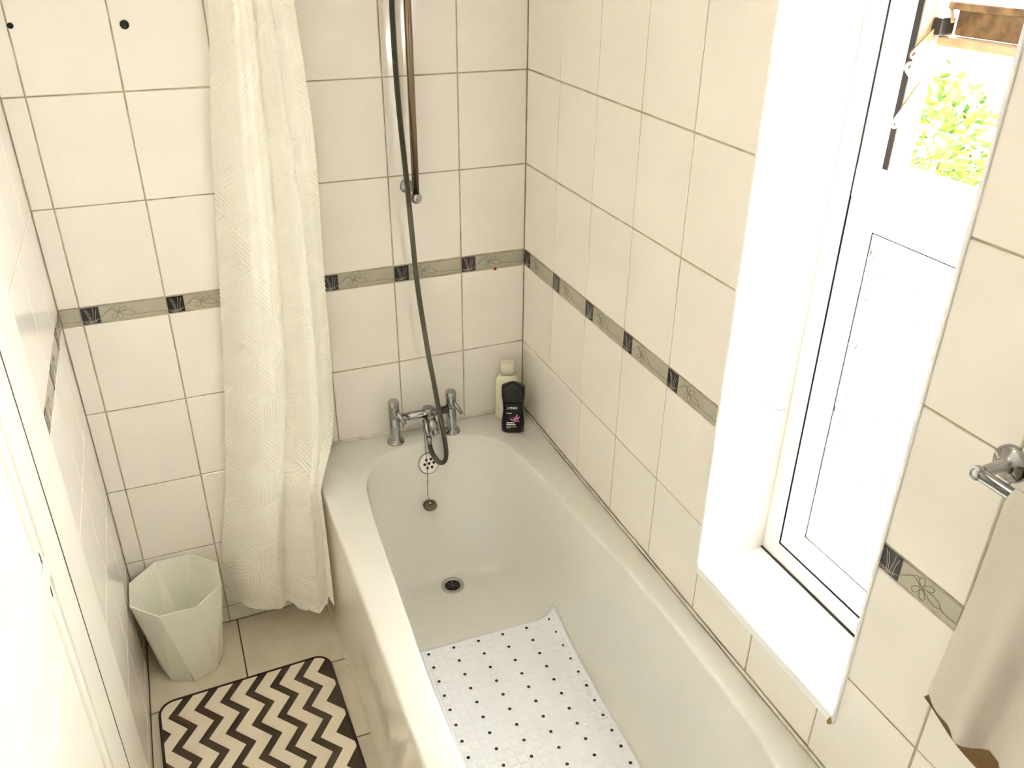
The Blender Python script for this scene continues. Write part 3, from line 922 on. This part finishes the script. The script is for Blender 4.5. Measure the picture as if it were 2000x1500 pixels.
to = bpy.data.objects.new('lettering', tc); COL.objects.link(to)
dg = bpy.context.evaluated_depsgraph_get()
tme = bpy.data.meshes.new_from_object(to.evaluated_get(dg))
bpy.data.objects.remove(to)
tme.materials.clear(); tme.materials.append(M_WHITE)
to = link('lettering', tme, bt)
to.location = (-0.003, -0.0188, 0.087); to.rotation_euler = (math.pi / 2, 0, 0); to.scale = (1.0, 0.85, 1)
to['label'] = 'white bold lettering'
mb = MB()
def lines(mb, rows):
    for x0, x1, z, h in rows:
        x = x0
        while x < x1:
            w = random.uniform(0.0015, 0.004)
            mb.box((x, -0.0003, z), (min(x + w, x1), 0.0, z + h)); x += w + 0.0008
    return mb
lines(mb, [(-0.020, -0.004, 0.0715, 0.0030), (-0.020, 0.004, 0.037, 0.0042), (-0.020, 0.008, 0.0305, 0.0042), (-0.020, 0.012, 0.0235, 0.0020), (-0.020, -0.008, 0.0195, 0.0018)])
mb.v = [(x, y - 0.0192, z) for x, y, z in mb.v]
mb.obj('small_print', M_WHITE, bt)['kind'] = 'stuff'
mb = MB()
for cx, cz, a, L, w in ((0.010, 0.060, 1.25, 0.020, 0.005), (0.015, 0.055, 0.9, 0.016, 0.005), (0.004, 0.050, 1.9, 0.018, 0.005), (-0.004, 0.050, 2.3, 0.014, 0.004), (0.012, 0.046, 0.3, 0.010, 0.004), (0.016, 0.044, -0.6, 0.008, 0.003)):
    P = []
    for i in range(12):
        t = 2 * math.pi * i / 12
        x, z = L / 2 * math.cos(t), w / 2 * math.sin(t)
        P.append((cx + x * math.cos(a) - z * math.sin(a), -0.0195, cz + x * math.sin(a) + z * math.cos(a)))
    mb.add(P + [(x, y + 0.0004, z) for x, y, z in P], [tuple(range(12)), tuple(range(23, 11, -1))] + [(i, (i + 1) % 12, 12 + (i + 1) % 12, 12 + i) for i in range(12)])
mb.obj('wing_print', M_PINK, bt, label='pink wing shaped print')

pb = empty('pale_bottle', (-0.070, -0.046, RIM + 0.0005), 'pale cream bottle with square cap standing behind the black one', 'bottle', rz=yaw)
loft([(0.0, 0.034, 0.017, 4), (0.004, 0.037, 0.020, 4), (0.11, 0.037, 0.020, 4), (0.135, 0.035, 0.019, 3.5), (0.154, 0.025, 0.016, 3)]).obj('bottle_body', M_PALE, pb)
loft([(0.158, 0.0205, 0.016, 4), (0.192, 0.0205, 0.016, 4), (0.196, 0.019, 0.0145, 4)]).obj('bottle_cap', mat('pale_cap', S((228, 224, 202)), 0.4), pb)

# ------------------------------------------------------------------ shower curtain (embossed lines as real relief)
cu = empty('shower_curtain', (-0.80, -0.10, 2.03), 'cream embossed shower curtain bunched against the far wall', 'curtain')
ZC = [2.03, 1.90, 1.78, 1.49, 1.346, 1.123, 0.95, 0.79, 0.66, 0.60, 0.570, 0.53, 0.40, 0.27, 0.18, 0.09]
Lx = [-0.770, -0.780, -0.787, -0.826, -0.840, -0.862, -0.880, -0.898, -0.917, -0.924, -0.928, -0.934, -0.958, -0.985, -0.992, -0.993]
Rx = [-0.630, -0.615, -0.610, -0.596, -0.598, -0.606, -0.609, -0.612, -0.622, -0.640, -0.672, -0.700, -0.701, -0.700, -0.700, -0.701]
Ry = [-0.10, -0.10, -0.10, -0.10, -0.10, -0.10, -0.10, -0.10, -0.105, -0.14, -0.205, -0.250, -0.262, -0.258, -0.250, -0.250]
Cx = [-0.690, -0.672, -0.662, -0.655, -0.652, -0.655, -0.660, -0.668, -0.680, -0.692, -0.703, -0.7065, -0.7085, -0.710, -0.712, -0.714]
Cy = [-0.11, -0.12, -0.12, -0.13, -0.14, -0.15, -0.16, -0.17, -0.18, -0.19, -0.205, -0.215, -0.215, -0.210, -0.205, -0.20]
NU, NZ = 230, 900
zs = np.linspace(2.03, 0.09, NZ + 1)
def iz(arr):
    o = np.interp(-zs, [-z for z in ZC], arr)
    k = np.ones(15) / 15
    p = np.concatenate([np.full(7, o[0]), o, np.full(7, o[-1])])
    return np.convolve(p, k, 'valid')
l_, r_, ry, cx_, cy_ = iz(Lx), iz(Rx), iz(Ry), iz(Cx), iz(Cy)
us = np.linspace(0, 1, NU + 1)
Uu, Zz = np.meshgrid(us, zs)
q = np.clip((2.03 - Zz) / 1.9, 0, 1)
UC = 0.80
main = np.clip(Uu / UC, 0, 1); tail = np.clip((Uu - UC) / (1 - UC), 0, 1)
X = l_[:, None] + (cx_ - l_)[:, None] * main
Yb = -0.035 + (cy_ + 0.035)[:, None] * main ** 0.8
sm = tail * tail * (3 - 2 * tail)
inmain = Uu <= UC
# the tail turns behind the crease, then forward to the free edge
X = np.where(inmain, X, cx_[:, None] + (r_ - cx_)[:, None] * tail)
back = np.where(Zz > 0.585, 0.030, 0.006) * np.sin(np.pi * tail) 
Yb = np.where(inmain, Yb, cy_[:, None] + (ry - cy_)[:, None] * sm + back)
# soft folds on the main face
edge_l = 0.030 * (1 - 1 / (1 + np.exp(-(main - 0.13 - 0.03 * q) / 0.022)))          # left strip turns back to the wall
fold = (edge_l - 0.016 * np.exp(-((main - 0.36) / 0.16) ** 2)
        + (0.012 + 0.030 * q) * np.exp(-((main - (0.76 - 0.13 * q)) / 0.065) ** 2) - 0.016 * np.exp(-((main - 0.90) / 0.055) ** 2)
        + 0.0045 * np.sin(main * 46 + 2 * q) * np.clip(1 - 1.3 * q, 0, 1) * main * 1.6)
Yb = Yb + np.where(inmain, fold, 0)
Yb = np.minimum(Yb, -0.006)
# hem: slightly wavy, tail hangs a little higher
hem = 0.030 * np.clip(main * 2.5, 0, 1) * inmain + 0.005 * np.sin(main * 7) * inmain + (0.055 + 0.035 * np.clip(tail * 3, 0, 1)) * (~inmain)
hem = np.where(inmain, hem + 0.025 * np.clip((main - 0.9) / 0.1, 0, 1), hem)
Zf = 2.03 - (2.03 - Zz) * (2.03 - 0.09 - hem) / (2.03 - 0.09)
# embossed tumbling-block stripes in cloth coordinates
uw = Uu * 0.46
A = 0.078                                  # cell size
gx_ = uw / A; gy_ = (2.03 - Zz) / A
def pattern(gx, gy):
    # hexagonal cells split in three rhombi, each striped in its own direction
    s3 = math.sqrt(3)
    row = np.round(gy / 1.5); 
    best = None
    ids = []
    d_best = np.full(gx.shape, 1e9); dx_b = np.zeros(gx.shape); dy_b = np.zeros(gx.shape)
    for dr_ in (-1, 0, 1):
        rr_ = row + dr_
        off = np.where(np.mod(rr_, 2) == 0, 0.0, s3 / 2)
        cxh = np.round((gx - off) / s3) * s3 + off
        dx, dy = gx - cxh, gy - rr_ * 1.5
        dd = dx * dx + dy * dy
        m_ = dd < d_best
        d_best = np.where(m_, dd, d_best); dx_b = np.where(m_, dx, dx_b); dy_b = np.where(m_, dy, dy_b)
    ang = np.mod(np.degrees(np.arctan2(dy_b, dx_b)) + 360 - 30, 360)
    sec = np.floor(ang / 120)
    d0 = np.radians(np.where(sec == 0, 60, np.where(sec == 1, 0, 120)))
    t = dx_b * np.cos(d0) + dy_b * np.sin(d0)
    return np.sin(t * A / 0.0112 * 2 * np.pi)
rel = pattern(gx_, gy_) * 0.0009
P3 = np.stack([X, Yb, Zf], -1)
dU = np.gradient(P3, axis=1); dZ = np.gradient(P3, axis=0)
nn = np.cross(dU, dZ); nn /= np.linalg.norm(nn, axis=-1, keepdims=True) + 1e-12
P3 = P3 + nn * rel[..., None]
P3 = P3 - np.array([-0.80, -0.10, 2.03])
me = bpy.data.meshes.new('curtain_sheet')
idx = np.arange((NU + 1) * (NZ + 1)).reshape(NZ + 1, NU + 1)
qd = np.stack([idx[:-1, :-1], idx[:-1, 1:], idx[1:, 1:], idx[1:, :-1]], -1).reshape(-1, 4)
me.vertices.add(P3.shape[0] * P3.shape[1]); me.vertices.foreach_set('co', P3.reshape(-1).astype('f'))
me.loops.add(qd.size); me.loops.foreach_set('vertex_index', qd.reshape(-1).astype('i'))
me.polygons.add(len(qd)); me.polygons.foreach_set('loop_start', np.arange(0, qd.size, 4, dtype='i'))
me.update(calc_edges=True)
me.polygons.foreach_set('use_smooth', [True] * len(qd))
me.materials.append(M_CURTAIN)
link('curtain_sheet', me, cu)
MB().tube([(-0.70, 0.0, 2.06), (-0.70, -2.2, 2.06)], 0.0125, 16).obj('curtain_rail', M_CHROME, label='curtain rail running above the outer edge of the bath', category='rail')
rg = MB()
for k in range(6):
    y = -0.04 - 0.016 * k
    rg.tube([(0.10 + 0.024 * math.cos(t), 0.10 + y, 0.03 + 0.026 * math.sin(t)) for t in [2 * math.pi * i / 14 for i in range(15)]], 0.002, 6)
rg.obj('curtain_rings', M_STEEL, cu)['kind'] = 'stuff'

# ------------------------------------------------------------------ waste bin (octagon rim on an octagon foot turned half a step)
bn = empty('waste_bin', (-1.118, -0.128, 0.001), 'white faceted octagonal waste bin standing in the corner', 'bin')
RB, RT, HBN = 0.088, 0.131, 0.300
bot = [(RB * math.cos(math.pi / 4 * k + math.pi / 2), RB * math.sin(math.pi / 4 * k + math.pi / 2), 0.0) for k in range(8)]
top = [(RT * math.cos(math.pi / 4 * k + math.pi / 8 + math.pi / 2), RT * math.sin(math.pi / 4 * k + math.pi / 8 + math.pi / 2) - 0.0, HBN) for k in range(8)]
sc_ = lambda pts, s, dz: [(x * s, y * s, z + dz) for x, y, z in pts]
V = bot + top + sc_(top, 0.975, 0.0) + sc_(bot, 0.96, 0.004)
F = [tuple(range(8))[::-1]]
for k in range(8):
    k2 = (k + 1) % 8
    F += [(k, k2, 8 + k), (k2, 8 + k2, 8 + k), (8 + k, 8 + k2, 16 + k2, 16 + k), (24 + k2, 24 + k, 16 + k), (16 + k2, 24 + k2, 16 + k)]
F.append(tuple(range(24, 32)))
MB().add(V, F).obj('bin_body', M_BIN, bn)

# ------------------------------------------------------------------ rug
rt = math.radians(1.5)
RW, RL = 0.487, 0.80
rug = empty('bath_rug', (-1.224, -0.2725, 0.001), 'dark brown and cream chevron bath rug on the floor', 'rug', rz=rt)
def in_rr(u, v, d, r):
    a, b = abs(u - RW / 2) - (RW / 2 - d - r), abs(v - RL / 2) - (RL / 2 - d - r)
    return math.hypot(max(a, 0), max(b, 0)) <= r and a <= r and b <= r
def rr_poly(d, r, n=8):
    out = []
    for cx, cy, a0 in ((RW - d - r, d + r, -90), (RW - d - r, RL - d - r, 0), (d + r, RL - d - r, 90), (d + r, d + r, 180)):
        for i in range(n + 1):
            a = math.radians(a0 + 90 * i / n)
            out.append((cx + r * math.cos(a), cy + r * math.sin(a)))
    return out
def poly_to_rug(p): return [(u, -v) for u, v in p]
MB().prism(poly_to_rug(rr_poly(0, 0.045)), 0.0, 0.009).obj('rug_base', mat('brown_pile', S((78, 66, 52)), 0.95, noise=0.25, nscale=400, bump=0.6, bscale=900), rug)
MB().tube([(u, -v, 0.009) for u, v in (lambda L: L + [L[0]])(rr_poly(0.004, 0.042))], 0.0042, 8).obj('rug_binding', mat('brown_binding', S((58, 46, 38)), 0.9), rug)
M_CREAM = mat('cream_pile', S((240, 230, 212)), 0.95, noise=0.12, nscale=350, bump=0.6, bscale=900)
PER, AMP, PV2, DW = 0.0694, 0.0235, 0.115, 0.0140
def zig(v):
    t = ((v - 0.005) / PV2) % 1.0
    return AMP * (1 - 4 * t if t < 0.5 else -3 + 4 * t)
def clip_convex(poly, inside, inter):
    out = []
    for i in range(len(poly)):
        a, b = poly[i], poly[(i + 1) % len(poly)]
        if inside(a):
            out.append(a)
            if not inside(b): out.append(inter(a, b))
        elif inside(b): out.append(inter(a, b))
    return out
edge = rr_poly(0.0075, 0.036)
def clip_rr(poly):
    n = len(edge)
    for i in range(n):
        (x0, y0), (x1, y1) = edge[i], edge[(i + 1) % n]
        ex, ey = x1 - x0, y1 - y0
        side = lambda p: ex * (p[1] - y0) - ey * (p[0] - x0)
        ins = lambda p: side(p) >= -1e-9
        def inter(a, b):
            sa, sb = side(a), side(b); t = sa / (sa - sb)
            return (a[0] + (b[0] - a[0]) * t, a[1] + (b[1] - a[1]) * t)
        poly = clip_convex(poly, ins, inter) if poly else poly
        if len(poly) < 3: return []
    return poly
area = lambda p: abs(sum(p[i][0] * p[(i + 1) % len(p)][1] - p[(i + 1) % len(p)][0] * p[i][1] for i in range(len(p)))) / 2
for k in range(-1, 6):
    cdark = 0.0605 + PER * k
    u0, u1 = cdark + DW, cdark + PER - DW
    mb = MB()
    vb = 0.005 - PV2 / 2
    while vb < RL:
        ve = vb + PV2 / 2
        quad = [(u0 + zig(vb + 1e-7), vb), (u1 + zig(vb + 1e-7), vb), (u1 + zig(ve - 1e-7), ve), (u0 + zig(ve - 1e-7), ve)]
        c4 = clip_rr(quad)
        if len(c4) >= 3 and area(c4) > 4e-6:
            mb.prism(poly_to_rug(c4), 0.0085, 0.0108)
        vb = ve
    if mb.v: mb.obj('zigzag_stripe', M_CREAM, rug)

# ------------------------------------------------------------------ towel rail and towel
tr = empty('towel_rail', (0.0, -1.5945, 1.358), 'chrome towel rail with round wall rosette right of the window', 'towel rail')
def tl(mb, name, m=M_CHROME, parent=None):
    mb.v = [(x, y + 1.5945, z - 1.358) for x, y, z in mb.v]
    return mb.obj(name, m, parent or tr)
for y in (-1.5965, -2.12):
    b = tl(MB().lathe([(0.026, 0.0), (0.026, 0.004), (0.022, 0.009), (0.013, 0.012), (0.0095, 0.016), (0.0085, 0.030), (0.0075, 0.056)], (0, y, 1.358), (-1, 0, 0), 30), 'rosette')
    tl(MB().lathe(ball(0.0105), (-0.060, y, 1.358), (0, 1, 0), 18), 'end_knob', M_CHROME, b)
tl(MB().tube([(-0.060, -1.594, 1.358), (-0.060, -2.122, 1.358)], 0.0085, 18), 'rail_bar')

tw = empty('bath_towel', (-0.06, -1.84, 1.358), 'beige bath towel hanging over the chrome towel rail', 'towel')
def towel(name, sgn, zb, y0, y1, m):
    nu, nv = 70, 70
    V = []
    for j in range(nv + 1):
        s_ = j / nv
        for i in range(nu + 1):
            u = i / nu
            y = y0 + (y1 - y0) * u
            if sgn < 0: y += 0.008 * max(0, s_ - 0.5) / 0.5 * (1 - u)
            else: y += 0.046 * max(0, s_ - 0.80) / 0.20 * max(0, 1 - u * 4)
            if s_ < 0.08:
                a = math.pi / 2 * s_ / 0.08
                x, z = sgn * 0.0105 * math.sin(a), 0.0105 * math.cos(a)
            else:
                t = (s_ - 0.08) / 0.92
                z = -zb(u) * t
                x = sgn * (0.0105 + 0.006 * t)
                if sgn < 0: x -= t * (0.004 + 0.016 * math.exp(-((u - 0.15 - 0.03 * t) / 0.035) ** 2) + 0.013 * math.sin(u * 17 - 0.4 + 0.8 * t) * min(1, u * 8) + 0.007 * math.sin(u * 41 + 1.0) * min(1, u * 8))
                else: x += t * 0.006 * math.sin(u * 22 + 1)
                x = min(x, 0.048)
                if sgn < 0: x = min(x, -0.006)
            V.append((x, y + 1.84, z))
    W2 = nu + 1
    F = [(j * W2 + i, j * W2 + i + 1, (j + 1) * W2 + i + 1, (j + 1) * W2 + i) for j in range(nv) for i in range(nu)]
    o = MB().add(V, F, 0, True).obj(name, m, tw)
    md = o.modifiers.new('thick', 'SOLIDIFY'); md.thickness = 0.0035; md.offset = 0
    return o
M_TOWEL_SHADED = cloth('towel_cloth_shaded', S((128, 104, 74)), 0.05, noise=0.1, nscale=500)  # same towel; shade behind the front fall put into its colour
towel('front_fall', -1, lambda u: 0.337 + 0.024 * min(1, u * 5) + 0.007 * math.sin(u * 22), -1.650, -2.06, M_TOWEL)
towel('back_fall', 1, lambda u: 0.398 + 0.024 * min(1, u * 4.5) + 0.005 * math.sin(u * 24) + 0.02 * u, -1.658, -2.05, M_TOWEL_SHADED)

# ------------------------------------------------------------------ outside: lawn and shrub
MB().box((0.30, -12, -0.62), (30, 14, -0.50)).obj('ground', M_GRASS, kind='structure')
sh = empty('garden_shrub', (2.5, 1.05, -0.5), 'sunlit yellow-green leafy shrub seen through the open window', 'shrub')
SC = Vector((0, 0, 1.362))
leafV = []
leaf_mesh = []
def leaf_shape(mb, M, L, w):
    pts = [(0, 0, 0), (0.3 * L, 0.5 * w, 0.06 * L), (0.7 * L, 0.42 * w, 0.03 * L), (L, 0, -0.1 * L), (0.7 * L, -0.42 * w, 0.03 * L), (0.3 * L, -0.5 * w, 0.06 * L), (0.5 * L, 0, -0.03 * L)]
    mb.add([M @ Vector(p) for p in pts], [(0, 1, 6), (1, 2, 6), (2, 3, 6), (3, 4, 6), (4, 5, 6), (5, 0, 6)])
for mm in (M_LEAF, M_LEAF2):
    b_ = MB(); leaf_shape(b_, Matrix.Identity(4), 0.060, 0.030)
    leaf_mesh.append(b_.mesh('leaf', mm))
def rnd_dir():
    v = rng.normal(size=3); return Vector(v / np.linalg.norm(v))
cam_dir = (Vector((-0.955, -2.197, 1.975)) - Vector((2.5, 1.05, 0.86))).normalized()
cnt = 0
while cnt < 290:
    d = rnd_dir()
    if d.dot(cam_dir) < 0.25 or d.z < -0.35: continue
    p = SC + Vector((d.x * 0.50, d.y * 0.50, d.z * 0.52)) * rng.uniform(0.86, 1.04)
    o = link('leaf', leaf_mesh[int(rng.random() < 0.55)], sh)
    q = (d + rnd_dir() * 0.8).to_track_quat('X', 'Z').to_matrix().to_4x4()
    sc3 = rng.uniform(0.6, 1.15)
    o.matrix_local = Matrix.Translation(p) @ q @ Matrix.Rotation(rng.uniform(0, 6.28), 4, 'X') @ Matrix.Scale(sc3, 4)
    cnt += 1
fol = [MB(), MB()]
for k in range(4200):
    d = rnd_dir()
    if rng.random() < 0.5:
        p = SC + Vector((d.x * 0.47, d.y * 0.47, d.z * 0.50)) * rng.uniform(0.55, 1.0)
    else:
        p = Vector((0, 0, 0.75)) + Vector((d.x * 0.62, d.y * 0.62, d.z * 0.75)) * rng.uniform(0.7, 1.0)
    if p.z < 0.03: continue
    M4 = Matrix.Translation(p) @ (d + rnd_dir() * 0.9).to_track_quat('X', 'Z').to_matrix().to_4x4() @ Matrix.Rotation(rng.uniform(0, 6.28), 4, 'X')
    leaf_shape(fol[int(rng.random() < 0.4)], M4, rng.uniform(0.035, 0.065), rng.uniform(0.018, 0.03))
for b_, mm in zip(fol, (M_LEAF, M_LEAF2)):
    b_.obj('foliage', mm, sh)['kind'] = 'stuff'
for k in range(9):
    a = rng.uniform(0, 6.28); r_b = rng.uniform(0.15, 0.42)
    MB().tube(spline([(0.03 * math.cos(a), 0.03 * math.sin(a), 0), (0.12 * math.cos(a), 0.12 * math.sin(a), 0.5), (r_b * math.cos(a), r_b * math.sin(a), rng.uniform(1.2, 1.75))], 5), [0.014 - 0.0010 * i for i in range(11)], 6).obj('branch', M_BARK, sh)

# ------------------------------------------------------------------ unseen ceiling lamp, added as fill for the lower room
cl = empty('added_fill_light', (-0.88, -1.15, CEIL), 'unseen round white ceiling light added as fill over the bathroom floor', 'fill lamp')
MB().lathe([(0.15, 0.0), (0.15, -0.02), (0.14, -0.028)], (0, 0, 0), (0, 0, 1), 32).obj('fill_lamp_base', M_PLASTER, cl)
MB().lathe([(0.138, -0.028), (0.12, -0.055), (0.07, -0.07), (0, -0.075)], (0, 0, 0), (0, 0, 1), 32).obj('fill_lamp_diffuser', M_FILL_LAMP, cl)
